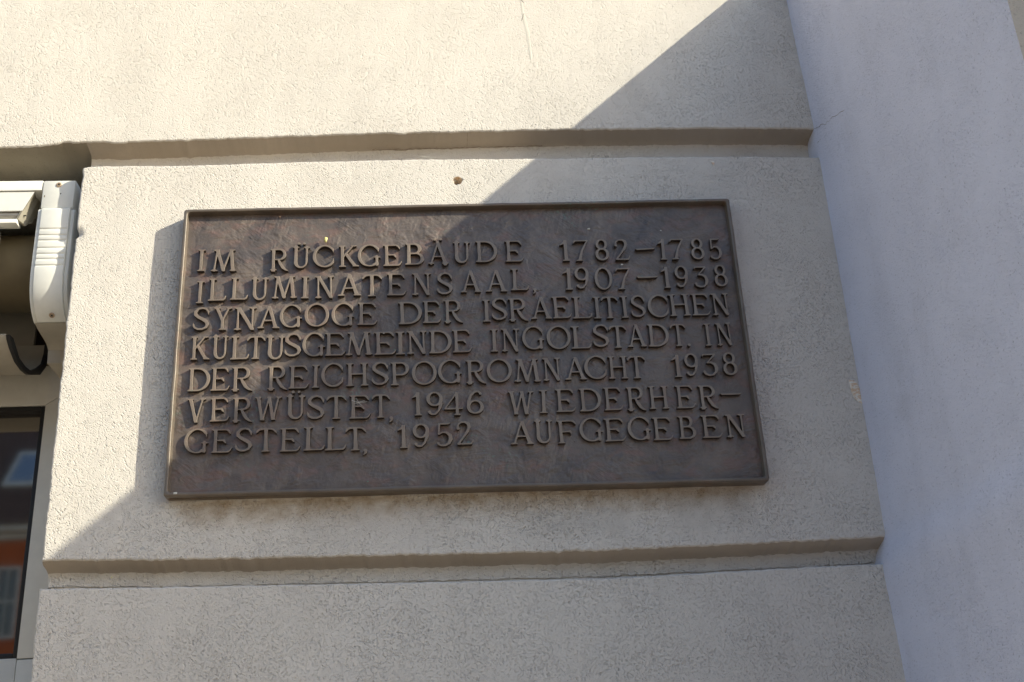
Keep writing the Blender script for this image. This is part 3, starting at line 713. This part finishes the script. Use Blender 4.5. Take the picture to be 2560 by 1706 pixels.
# ------------------------------------------------------------------ the bronze plaque
PX0, PX1, PZ0, PZ1 = -.606, .8175, 2.2925, 3.0625
YR, YB = -.0405, -.022
plaque = empty('bronze_plaque', (.105, 0, 2.29))
tag(plaque, 'dark bronze plaque with raised inscription and narrow rim on the cream wall', 'plaque')
def rect_pts(inset, r, n=7, sk=True):
    """rounded outline, a touch out of square as cast"""
    x0, x1, z0, z1 = PX0+inset, PX1-inset, PZ0+inset, PZ1-inset
    P = []
    for cx, cz, a0 in ((x1-r, z0+r, -90), (x1-r, z1-r, 0), (x0+r, z1-r, 90), (x0+r, z0+r, 180)):
        for i in range(n):
            a = math.radians(a0 + 90*i/(n-1)); P.append((cx+r*math.cos(a), cz+r*math.sin(a)))
    # long sides get extra points so that they can wander
    Q = []
    for i, p in enumerate(P):
        q = P[(i+1) % len(P)]
        L = math.hypot(q[0]-p[0], q[1]-p[1]); k = max(1, int(L/.02))
        for j in range(k): Q.append((p[0]+(q[0]-p[0])*j/k, p[1]+(q[1]-p[1])*j/k))
    out = []
    for x, z in Q:
        u = (x-PX0)/(PX1-PX0); v = (z-PZ0)/(PZ1-PZ0)
        dz = (-.0065 + .010*u)*v + (.0085*(1-u) - .003*u)*(1-v)      # top edge lower at the left, bottom edge higher at the left
        x -= .0032*(1-v)*max(0, 1-2*u)
        out.append((x + .0008*float(wob(z, 1, 9, 3)) + .0004*float(wob(z, x, 70, 1)), z + dz + .0009*float(wob(x, 2, 7, 5)) + .0004*float(wob(x, z, 80, 2))))
    return out
rings = [(0.0, 0, .001), (0.0, 0, -.034), (.0006, 0, -.0378), (.0018, 0, -.0398), (.0030, 0, YR), (.0078, 0, YR), (.0090, 0, -.0398), (.0096, 0, -.0380), (.0110, 0, YB+.001)]
# every ring keeps the same number of points: take the outer one and pull it in
base_o = rect_pts(0, .0075)
def inset_ring(ins, y):
    cx, cz = (PX0+PX1)/2, (PZ0+PZ1)/2
    P = []
    hw, hh = (PX1-PX0)/2, (PZ1-PZ0)/2
    for x, z in base_o:
        P.append((cx + (x-cx)*(hw-ins)/hw, y, cz + (z-cz)*(hh-ins)/hh))
    return P
V = []
for ins, _, y in rings: V += inset_ring(ins, y)
n = len(base_o)
F = [(k*n+i, k*n+(i+1) % n, (k+1)*n+(i+1) % n, (k+1)*n+i) for k in range(len(rings)-1) for i in range(n)]
rim = MB(); rim.add(V, F)
rim.build('rim', M_RIM, plaque, smooth=True, angle=60)
# ground plate as a fine grid, slightly uneven
gx = np.linspace(PX0+.006, PX1-.006, 190); gz = np.linspace(PZ0+.006, PZ1-.008, 104)
GX, GZ = np.meshgrid(gx, gz, indexing='ij')
GY = YB + .0007*wob(GX, GZ, 9, 1) + .0004*wob(GZ, GX, 31, 4)
V = np.stack([GX, GY, GZ], -1).reshape(-1, 3).tolist()
mz = len(gz)
F = [(i*mz+j, (i+1)*mz+j, (i+1)*mz+j+1, i*mz+j+1) for i in range(len(gx)-1) for j in range(mz-1)]
link('ground_plate', mesh('ground_plate', V, F), M_BACK, plaque, True)

cache = {}
for cap, row in ROWS:
    for ch, cx, zb, w in row:
        if ch not in cache: cache[ch] = glyph_mesh(ch)
        me, gw = cache[ch]
        o = bpy.data.objects.new('letter', me)
        COL.objects.link(o); o.parent = plaque; o.matrix_parent_inverse = Matrix.Translation(-plaque.location)
        base_scale = .0605
        sx = w/gw if ch not in ',.' else base_scale
        sx = min(max(sx, base_scale*.8), base_scale*1.35)
        o.scale = (sx, .0605, .0605 if ch == '-' else cap)
        o.location = (cx - gw*sx/2, -.0274 + random.uniform(-.0005, .0005), zb)
        o.rotation_euler = (0, random.gauss(0, .008), 0)

# casting flaws, droppings and crumbs caught on the relief
def lump(name, x, y, z, r, mat, parent, sq=(1, .6, 1.0), n=7):
    m = MB(); V = []
    for i in range(1, n):
        for k in range(n+2):
            a = math.pi*i/n; b_ = 2*math.pi*k/(n+2); q = r*random.uniform(.75, 1.2)
            V.append((x+q*sq[0]*math.sin(a)*math.cos(b_), y-q*sq[1]*math.sin(a)*math.sin(b_), z+q*sq[2]*math.cos(a)))
    w = n+2
    F = [(i*w+k, i*w+(k+1) % w, (i+1)*w+(k+1) % w, (i+1)*w+k) for i in range(n-2) for k in range(w)]
    F += [tuple(range(w-1, -1, -1)), tuple(range((n-2)*w, (n-1)*w))]
    m.add(V, F)
    return m.build(name, mat, parent, smooth=True, angle=80)
lump('dropping', -.246, -.0335, 2.9643, .0058, M_DROP, plaque, (.8, .6, 1.5))
lump('casting_flaw', .291, -.0215, 2.8140, .0045, M_BACK, plaque, (1, .6, .8))
lump('casting_flaw', .300, -.0215, 2.8160, .0035, M_BACK, plaque, (1.3, .6, .8))
for x, y, z, r in ((.4367, -.0225, 2.989, .0034), (.5125, -.0345, 2.8773, .0028), (.6274, -.0225, 2.9807, .0020), (-.5812, -.0403, 2.308, .0045), (-.365, -.024, 3.038, .0026), (-.10, -.034, 2.700, .0016)):
    lump('crumb', x, y, z, r*.8, M_BARE if z > 3.03 else M_LIMEWHITE, plaque, (1.4, .35, .8))
# stray blobs in the cast ground
for i in range(46):
    lump('casting_grain', random.uniform(PX0+.03, PX1-.03), YB+.0002, random.uniform(PZ0+.03, PZ1-.03), random.uniform(.0009, .0019), M_BACK, plaque, (1.2, .7, 1), 5)

M_GREEN = simple('verdigris', (.16, .32, .25), .8, var=.3, scale=600)
for i in range(16):
    lump('verdigris_fleck', random.gauss(-.105, .014), YB+.0002, random.gauss(2.322, .006), random.uniform(.0009, .0019), M_GREEN, plaque, (1.4, .35, .8), 4)
for i in range(5):
    lump('verdigris_fleck', random.gauss(-.075, .008), YB+.0002, random.gauss(2.668, .008), random.uniform(.0008, .0015), M_GREEN, plaque, (1.2, .4, 1), 4)

# cobwebs: one star of threads in a letter, one pulled across the upper joint
def threads(name, segs, r, parent=None):
    m = MB()
    for a, b_ in segs:
        a, b_ = Vector(a), Vector(b_); mid = (a+b_)/2 + Vector((0, 0, -.04*(a-b_).length))
        m.tube([a, mid, b_], r, 4)
    return m.build(name, M_WEB, parent, fix=False)
c0 = Vector((-.1621, -.0345, 2.5203))
w = threads('cobweb', [(c0, c0 + Vector((dx, dy, dz))) for dx, dy, dz in ((-.017, .001, .006), (-.012, .002, -.003), (.020, .001, .001), (.014, .003, .005), (-.006, .003, .012), (.008, .004, -.008), (-.004, .003, -.006))], .0004)
tag(w, 'tiny star of cobweb threads clinging to a letter in the lower rows of the plaque', 'cobweb')
w = threads('cobweb', [((.000, .050, 3.262), (.0189, -.001, 3.2232)), ((.000, .050, 3.262), (.0383, .000, 3.2250)), ((.004, .046, 3.260), (.0663, -.001, 3.2245)), ((.0100, .03, 3.250), (.030, .02, 3.240))], .00045)
tag(w, 'loose cobweb threads strung across the shaded joint above the plaque', 'cobweb')
def tube_crack(pts, r, parent):
    m = MB(); m.tube(pts, [r*random.uniform(.35, 1.2) for _ in pts], 4); return m.build('crack', M_CRACK, parent, fix=False)
P = []
for i in range(60):
    x = -.13 + .47*i/59
    P.append((x, .0560 + random.gauss(0, .0004), float(UB(x)) - .0155 + random.gauss(0, .0011)))
tube_crack(P, .00065, facade)
tube_crack([(.1305, y, float(UB(.13)) - .001 - .010*(y/.055)) for y in np.linspace(.002, .055, 9)], .0003, facade)
side_crack(jag((-.004, 3.302), (-.036, 3.288), 4, .001) + jag((-.036, 3.288), (-.215, 3.222), 16, .0026), .0013)
side_crack(jag((-.03, 3.288), (-.026, 3.262), 5, .001), .0011)
side_crack(jag((-.012, 3.250), (-.040, 3.247), 5, .001), .0010)

# tiny paint chips and stuck bits on the plaster
for x, z, r, m_, sq in ((-.0458, 3.2035, .0042, M_DROP, (1.4, .3, .7)), (-.826, 1.938, .0030, M_LIMEWHITE, (1.6, .3, .6)), (-.838, 1.921, .0026, M_LIMEWHITE, (1.4, .3, .7)), (-.72, 2.128, .0016, M_DROP, (1, 1, 1)),
                        (.86, 2.42, .0022, M_LIMEWHITE, (1, .3, 1.2)), (-.30, 2.262, .0018, M_LIMEWHITE, (1, .3, 1)), (.52, 2.065, .0022, M_LIMEWHITE, (1.5, .3, .8))):
    lump('paint_fleck', x, .0005, z, r, m_, facade, sq, 5)

# ------------------------------------------------------------------ the window
YF = .43
win = empty('shop_window', (-1.8, YF, 1.2))
tag(win, 'large fixed window with grey beige frame deep in the opening below the awning', 'window')
GX0, GX1, GZ0, GZ1 = -2.62, -1.0600, 2.019, 2.704
def fbox(name, a, b_, mat=M_FRAME, bev=.003):
    m = MB(); m.box(a, b_); return m.build(name, mat, win, bevel=bev)
def mitred(name, pts):
    m = MB(); m.prism_y(pts, YF, YF+.07); return m.build(name, M_FRAME, win, bevel=.0018)
g_ = .0006
RW, RH = .175, .118
mitred('frame_stile', [(GX1, GZ0-.002), (GX1+RW, GZ0-.002), (GX1+RW, GZ1+RH-g_), (GX1, GZ1-g_)])
mitred('frame_rail', [(GX1, GZ1+g_), (GX1+RW, GZ1+RH+g_), (GX0-.2, GZ1+RH+g_), (GX0-.2, GZ1+g_)])
fbox('frame_stile', (GX0-.25, YF, 0.3), (GX0, YF+.07, GZ1-.001))
fbox('frame_stile', (GX1+.0005, YF, .3), (GX1+RW, YF+.07, GZ0-.0045))
fbox('lower_panel', (GX0+.001, YF+.004, .3), (GX1-.0015, YF+.07, GZ0))
m = MB()
gw_, yb_ = .013, YF+.045
m.box((GX1-gw_, YF+.006, GZ0+.0003), (GX1-.0003, yb_, GZ1-.0003)); m.box((GX0+.0003, YF+.006, GZ0+.0003), (GX0+gw_, yb_, GZ1-.0003))
m.box((GX0+gw_+.0003, YF+.006, GZ1-gw_), (GX1-gw_-.0003, yb_, GZ1-.0003)); m.box((GX0+gw_+.0003, YF+.006, GZ0+.0003), (GX1-gw_-.0003, yb_, GZ0+gw_))
m.build('gasket', M_RUBBER, win, bevel=.002)
gm = NT('coated_glass')
gl = gm.n.new('ShaderNodeBsdfGlossy'); gl.inputs['Roughness'].default_value = .035; gl.inputs['Color'].default_value = (.95, .93, .90, 1)
tr = gm.n.new('ShaderNodeBsdfTransparent'); tr.inputs['Color'].default_value = (.34, .32, .27, 1)
mx = gm.n.new('ShaderNodeMixShader'); mx.inputs[0].default_value = .36
gm.L(tr.outputs[0], mx.inputs[1]); gm.L(gl.outputs[0], mx.inputs[2]); gm.L(mx.outputs[0], gm.out.inputs['Surface'])
m = MB(); m.box((GX0+.002, YF+.036, GZ0+.002), (GX1-.002, YF+.044, GZ1-.002)); m.build('pane', gm.m, win)
# room behind
M_ROOM = simple('brown_room_wall', (.16, .11, .07), .9)
m = MB()
m.add([(-3.0, .55, .2), (1.0, .55, .2), (1.0, 4, .2), (-3.0, 4, .2), (-3.0, .55, 3.25), (1.0, .55, 3.25), (1.0, 4, 3.25), (-3.0, 4, 3.25)], [(0, 1, 2, 3), (4, 7, 6, 5), (1, 5, 6, 2), (2, 6, 7, 3), (3, 7, 4, 0)])
room = m.build('room', M_ROOM, facade, fix=False)
m = MB(); m.box((-2.88, .30, 3.02), (XJ-.03, .46, 3.25)); m.build('back_of_head', M_FABRIC, facade)

# ------------------------------------------------------------------ the awning
aw = empty('awning', (-1.9, .2, 2.75))
tag(aw, 'folded awning in a white casing with ribbed end cap over the window', 'awning')
XE = -.992
def px(name, prof, x0, x1, mat, bevel=.0015, parent=aw, ang=35):
    m = MB(); m.prism_x(prof, x0, x1); return m.build(name, mat, parent, bevel=bevel, angle=ang)
px('casing_rail', [(.036, 3.1625), (.036, 3.190), (.040, 3.1935), (.30, 3.1935), (.30, 3.1625)], -2.84, XE-.003, M_WHITE)
cap_top = px('cap_head', [(.0345, 3.1075), (.0345, 3.188), (.040, 3.1925), (.28, 3.1925), (.28, 3.1075)], XE, -.910, M_WHITE, .0025)
# the curved cover, with its ribs, down to the seam
prof = [(.30, 3.1065), (.040, 3.1068), (.030, 3.1045), (.0265, 3.099), (.026, 3.046)]
for z in (3.041, 3.023, 3.008, 2.986, 2.969, 2.954, 2.936):
    prof += [(.0262, z+.0035), (.0285, z+.0008), (.0285, z-.0008), (.0262, z-.0035)]
prof += [(.0268, 2.915), (.0295, 2.895), (.0345, 2.872), (.044, 2.850), (.056, 2.833), (.073, 2.817), (.091, 2.8062), (.30, 2.8062)]
cover = px('cap_cover', prof, XE+.007, -.914, M_WHITE, .0012, ang=25)
fl = [(y + .006, z + (.0 if z > 2.9 else .001)) for y, z in prof if not (2.93 < z < 3.05)]
px('cap_flange', fl, XE-.004, XE+.0066, M_WHITE, .0012)
px('cap_flange', [(y+.003, z) for y, z in fl], -.9135, -.904, M_WHITE, .0015)
px('cap_foot', [(.30, 2.8048), (.0925, 2.8048), (.110, 2.799), (.138, 2.7948), (.165, 2.7925), (.190, 2.788), (.2085, 2.777), (.212, 2.741), (.415, 2.741), (.415, 2.8048)], XE, -.890, M_BEIGE, .001, ang=45)
def screw(x, y, z, parent, r=.0072, tilt=0):
    m = MB(); n = 16
    V = []
    for rr, yy in ((r, 0), (r, -.0012), (r*.8, -.0022), (r*.45, -.0024), (r*.30, -.0008)):
        V += [(x+rr*math.cos(2*math.pi*k/n), y+yy, z+rr*math.sin(2*math.pi*k/n)) for k in range(n)]
    m.add(V, [(k*n+i, k*n+(i+1) % n, (k+1)*n+(i+1) % n, (k+1)*n+i) for k in range(4) for i in range(n)] + [tuple(range(4*n, 5*n))])
    a = .5
    for q in (a, a+math.pi/2):
        c_, s_ = math.cos(q), math.sin(q)
        l, t = r*.52, r*.13
        m.add([(x+sx*l*c_-sy*t*s_, y-.0026, z+sx*l*s_+sy*t*c_) for sx, sy in ((-1,-1),(1,-1),(1,1),(-1,1))], [(0,1,2,3)], 1)
    o = m.build('screw', [M_STEEL, M_RUBBER], parent, smooth=True, angle=30, fix=False)
    if tilt:
        o.rotation_euler.x = 0
    return o
screw(-.9511, .0345, 3.1766, cap_top)
s2 = screw(0, 0, 0, cover)
s2.matrix_parent_inverse = Matrix.Identity(4)
s2.location = Vector((-.9440, .0715, 2.8165)) - aw.location * 0
s2.parent = cover
s2.matrix_parent_inverse = cover.matrix_world.inverted() if False else Matrix.Identity(4)
s2.rotation_euler = (math.radians(46), 0, 0)
lump('hole', -.9445, .0343, 3.150, .0016, M_RUBBER, aw, (1, .3, 1.4), 5)
lump('dirt', -.985, .0343, 3.143, .0022, M_FABRIC, aw, (.6, .3, 1.8), 5)
# front panel of the folded front bar with its cut end
A = [(-1.014, .040, 3.165), (-1.0385, .040, 3.105)]
m = MB()
m.add([(-2.83, .040, 3.160), (-1.0135, .040, 3.160), (-1.0385, .040, 3.104), (-2.83, .040, 3.104), (-2.83, .11, 3.160), (-1.012, .11, 3.160), (-1.038, .11, 3.104), (-2.83, .11, 3.104)],
      [(0, 3, 2, 1), (4, 5, 6, 7), (0, 1, 5, 4), (2, 3, 7, 6), (0, 4, 7, 3)])
m.build('front_panel', M_WHITE, aw, fix=False)
poly = [(86,476,.040), (103,478,.085), (107,488,.095), (101,504,.095), (94,535,.105), (62,568,.060), (48,549,.040), (58,526,.040)]
PP = [(-1.0137, .0405, 3.1600), (-1.0110, .085, 3.186), (-1.0105, .095, 3.182), (-1.0165, .095, 3.159), (-1.0240, .105, 3.120), (-1.0335, .060, 3.069), (-1.0475, .0405, 3.079), (-1.0387, .0405, 3.1035)]
m = MB(); n = len(PP)
m.add(PP + [(x-.006, y+.001, z) for x, y, z in PP], [tuple(range(n)), tuple(range(2*n-1, n-1, -1))] + [(i, i+n, (i+1) % n + n, (i+1) % n) for i in range(n)])
m.build('panel_end_plate', simple('shade_toned_grey_plastic', (.25, .23, .18), .6, var=.15), aw)  # white plastic end greyed down: its shade is put into the colour
m = MB(); m.tube([(-2.83, .052, 3.094), (-1.0475, .052, 3.0945)], .0085, 14); m.build('rod', M_GALV, aw, smooth=True)
m = MB(); m.tube([(-1.047, .050, 3.0925), (-1.030, .046, 3.0925)], .0016, 8); m.build('pin', M_RUBBER, aw)
px('lower_bar', [(.036, 3.066), (.036, 3.078), (.046, 3.081), (.07, 3.081), (.07, 3.066)], -2.83, -1.049, M_WHITE, .002)
# clamp of the folding arm at the picture's edge
m = MB()
m.prism_y([(-1.100, 3.056), (-1.1035, 3.062), (-1.125, 3.064), (-1.125, 2.958), (-1.104, 2.950), (-1.0975, 2.966), (-1.0965, 2.975)], .045, .075)
arm = m.build('arm_clamp', M_FRAME, aw, bevel=.002)
screw(-1.106, .0445, 2.978, arm, .006)
# cloth roll
m = MB(); n = 40
V = [(x, .215 + .112*math.cos(2*math.pi*k/n), 3.005 + .104*math.sin(2*math.pi*k/n)) for x in (-2.83, XE-.006) for k in range(n)]
m.add(V, [(k, (k+1) % n, (k+1) % n + n, k+n) for k in range(n)])
m.build('cloth_roll', M_FABRIC, aw, smooth=True)
m = MB(); m.box((-2.83, .405, 2.872), (-1.103, .42, 3.02)); m.build('back_board', M_BEIGE, aw, bevel=.001)
m = MB(); m.box((-2.83, .398, 2.8625), (-1.058, .425, 2.8715)); m.build('ledge', M_FRAME, aw, bevel=.001)
m = MB(); m.box((-2.83, .408, 2.8235), (-1.05, .425, 2.862)); m.build('brown_board', M_FABRIC, aw)
# front bar: a trough open at the back, its end closed by a rubber lip
XU = -1.065
def Uo():
    o = [(.105, 2.780), (.110, 2.770), (.134, 2.754), (.180, 2.735), (.227, 2.730), (.272, 2.734), (.350, 2.764), (.385, 2.800), (.398, 2.836), (.398, 2.868)]
    return o
uo = Uo()
ui = [(y + (.020 if i < 3 else .008 if i < 6 else -.016), z + (.012 if i < 2 else .014 if i < 7 else .004)) for i, (y, z) in enumerate(uo)]
ui[0] = (.134, 2.781)
ui[-1] = (.382, 2.868)
m = MB()
K = len(uo)
def trough(x0, x1, o_, i_, name, mat):
    m = MB(); V = [(x, y, z) for x in (x0, x1) for y, z in o_ + i_]
    N = 2*K
    F = []
    for k in range(K-1):
        F += [(k, k+1, N+k+1, N+k), (K+k, N+K+k, N+K+k+1, K+k+1), (k, K+k, K+k+1, k+1), (N+k, N+k+1, N+K+k+1, N+K+k)]
    F += [(0, N, N+K, K), (K-1, 2*K-1, N+2*K-1, N+K-1)]
    m.add(V, F); return m.build(name, mat, aw, smooth=True, angle=40)
thin = [(y + (.003 if i < 7 else -.003), z + .003) for i, (y, z) in enumerate(uo)]
trough(-2.83, XU, [(y+.0015, z+.001) for y, z in uo], [(y+.0015, z+.001) for y, z in thin], 'front_bar', M_BEIGE)
trough(XU+.0004, XU+.010, uo, ui, 'rubber_lip', M_RUBBER)

# ------------------------------------------------------------------ the house across the street
YO = -30.0
M_ORANGE = plaster('orange_render', (.50, .13, .05), (.40, .11, .045), pit=0, relief=.3, grain=.05)
M_TRIM = simple('white_trim', (.62, .60, .55), .7, scale=3)
M_TILE = simple('brown_roof_tile', (.10, .055, .04), .8, var=.3, scale=4)
M_DARKGLASS = simple('dark_window_glass', (.05, .055, .06), .08, spec=.8)
opp = empty('orange_house', (-4, YO, 0))
tag(opp, 'orange house with white window surrounds and brown roof, seen only mirrored in the window pane', 'house')
HX0, HX1, HE = -30.0, 9.0, 9.62
m = MB(); m.box((HX0, YO-7, 0), (HX1, YO, HE)); m.build('wall', M_ORANGE, opp)
m = MB(); m.prism_x([(YO+.002, HE-.02), (YO+.12, HE+.02), (YO+.16, HE+.14), (YO+.38, HE+.22), (YO+.42, HE+.36), (YO-.3, HE+.36), (YO-.3, HE-.02)], HX0-.2, HX1+.2); m.build('cornice', M_TRIM, opp)
roof = MB(); roof.prism_x([(YO+.45, HE+.362), (YO+.45, HE+.42), (YO-3.4, HE+5.0), (YO-7.3, HE+.42), (YO-7.3, HE+.362)], HX0-.3, HX1+.3); rf = roof.build('roof', M_TILE, opp)
for k, cxw in enumerate(np.arange(HX0+1.0, HX1-1, 1.12)):
    for z0, z1 in ((6.85, 8.75), (3.4, 5.6)):
        m = MB(); w2 = .26
        for a, b_ in (((cxw-w2-.08, z0-.08), (cxw-w2, z1+.08)), ((cxw+w2, z0-.08), (cxw+w2+.08, z1+.08)), ((cxw-w2, z1), (cxw+w2, z1+.08)), ((cxw-w2, z0-.08), (cxw+w2, z0)),
                      ((cxw-.018, z0), (cxw+.018, z1)), ((cxw-w2, z0+.95), (cxw-.018, z0+1.0)), ((cxw+.018, z0+.95), (cxw+w2, z0+1.0))):
            m.box((a[0], YO+.002, a[1]), (b_[0], YO+.09, b_[1]))
        f = m.build('window_frame', M_TRIM, opp)
        m = MB(); m.box((cxw-w2, YO+.001, z0), (cxw+w2, YO+.02, z1)); m.build('pane', M_DARKGLASS, f)
def on_roof(x, t, off=.0):
    a = Vector((x, YO+.45, HE+.42)); d = Vector((0, -3.85, 4.58)); n = Vector((0, 4.58, 3.85)).normalized()
    return a + d*t + n*off
for x0 in (-13.0, -9.0, -4.3):
    m = MB()
    V = [on_roof(x, t, o_) for o_ in (.02, .10) for x, t in ((x0, .30), (x0+1.0, .30), (x0+1.0, .62), (x0, .62))]
    m.add(V, [(4, 5, 6, 7), (0, 1, 5, 4), (1, 2, 6, 5), (2, 3, 7, 6), (3, 0, 4, 7)])
    f = m.build('roof_window', M_TRIM, rf)
ms = NT('sky_reflecting_glass'); ms.set('Base Color', (.6, .65, .7, 1)); ms.set('Metallic', 1.0); ms.set('Roughness', .12)
for x0 in (-13.0, -9.0, -4.3):
    m = MB(); V = [on_roof(x, t, .103) for x, t in ((x0+.14, .335), (x0+.86, .335), (x0+.86, .585), (x0+.14, .585))]
    m.add(V, [(0, 1, 2, 3)]); m.build('roof_pane', ms.m, rf, fix=False)

bpy.context.view_layer.update()
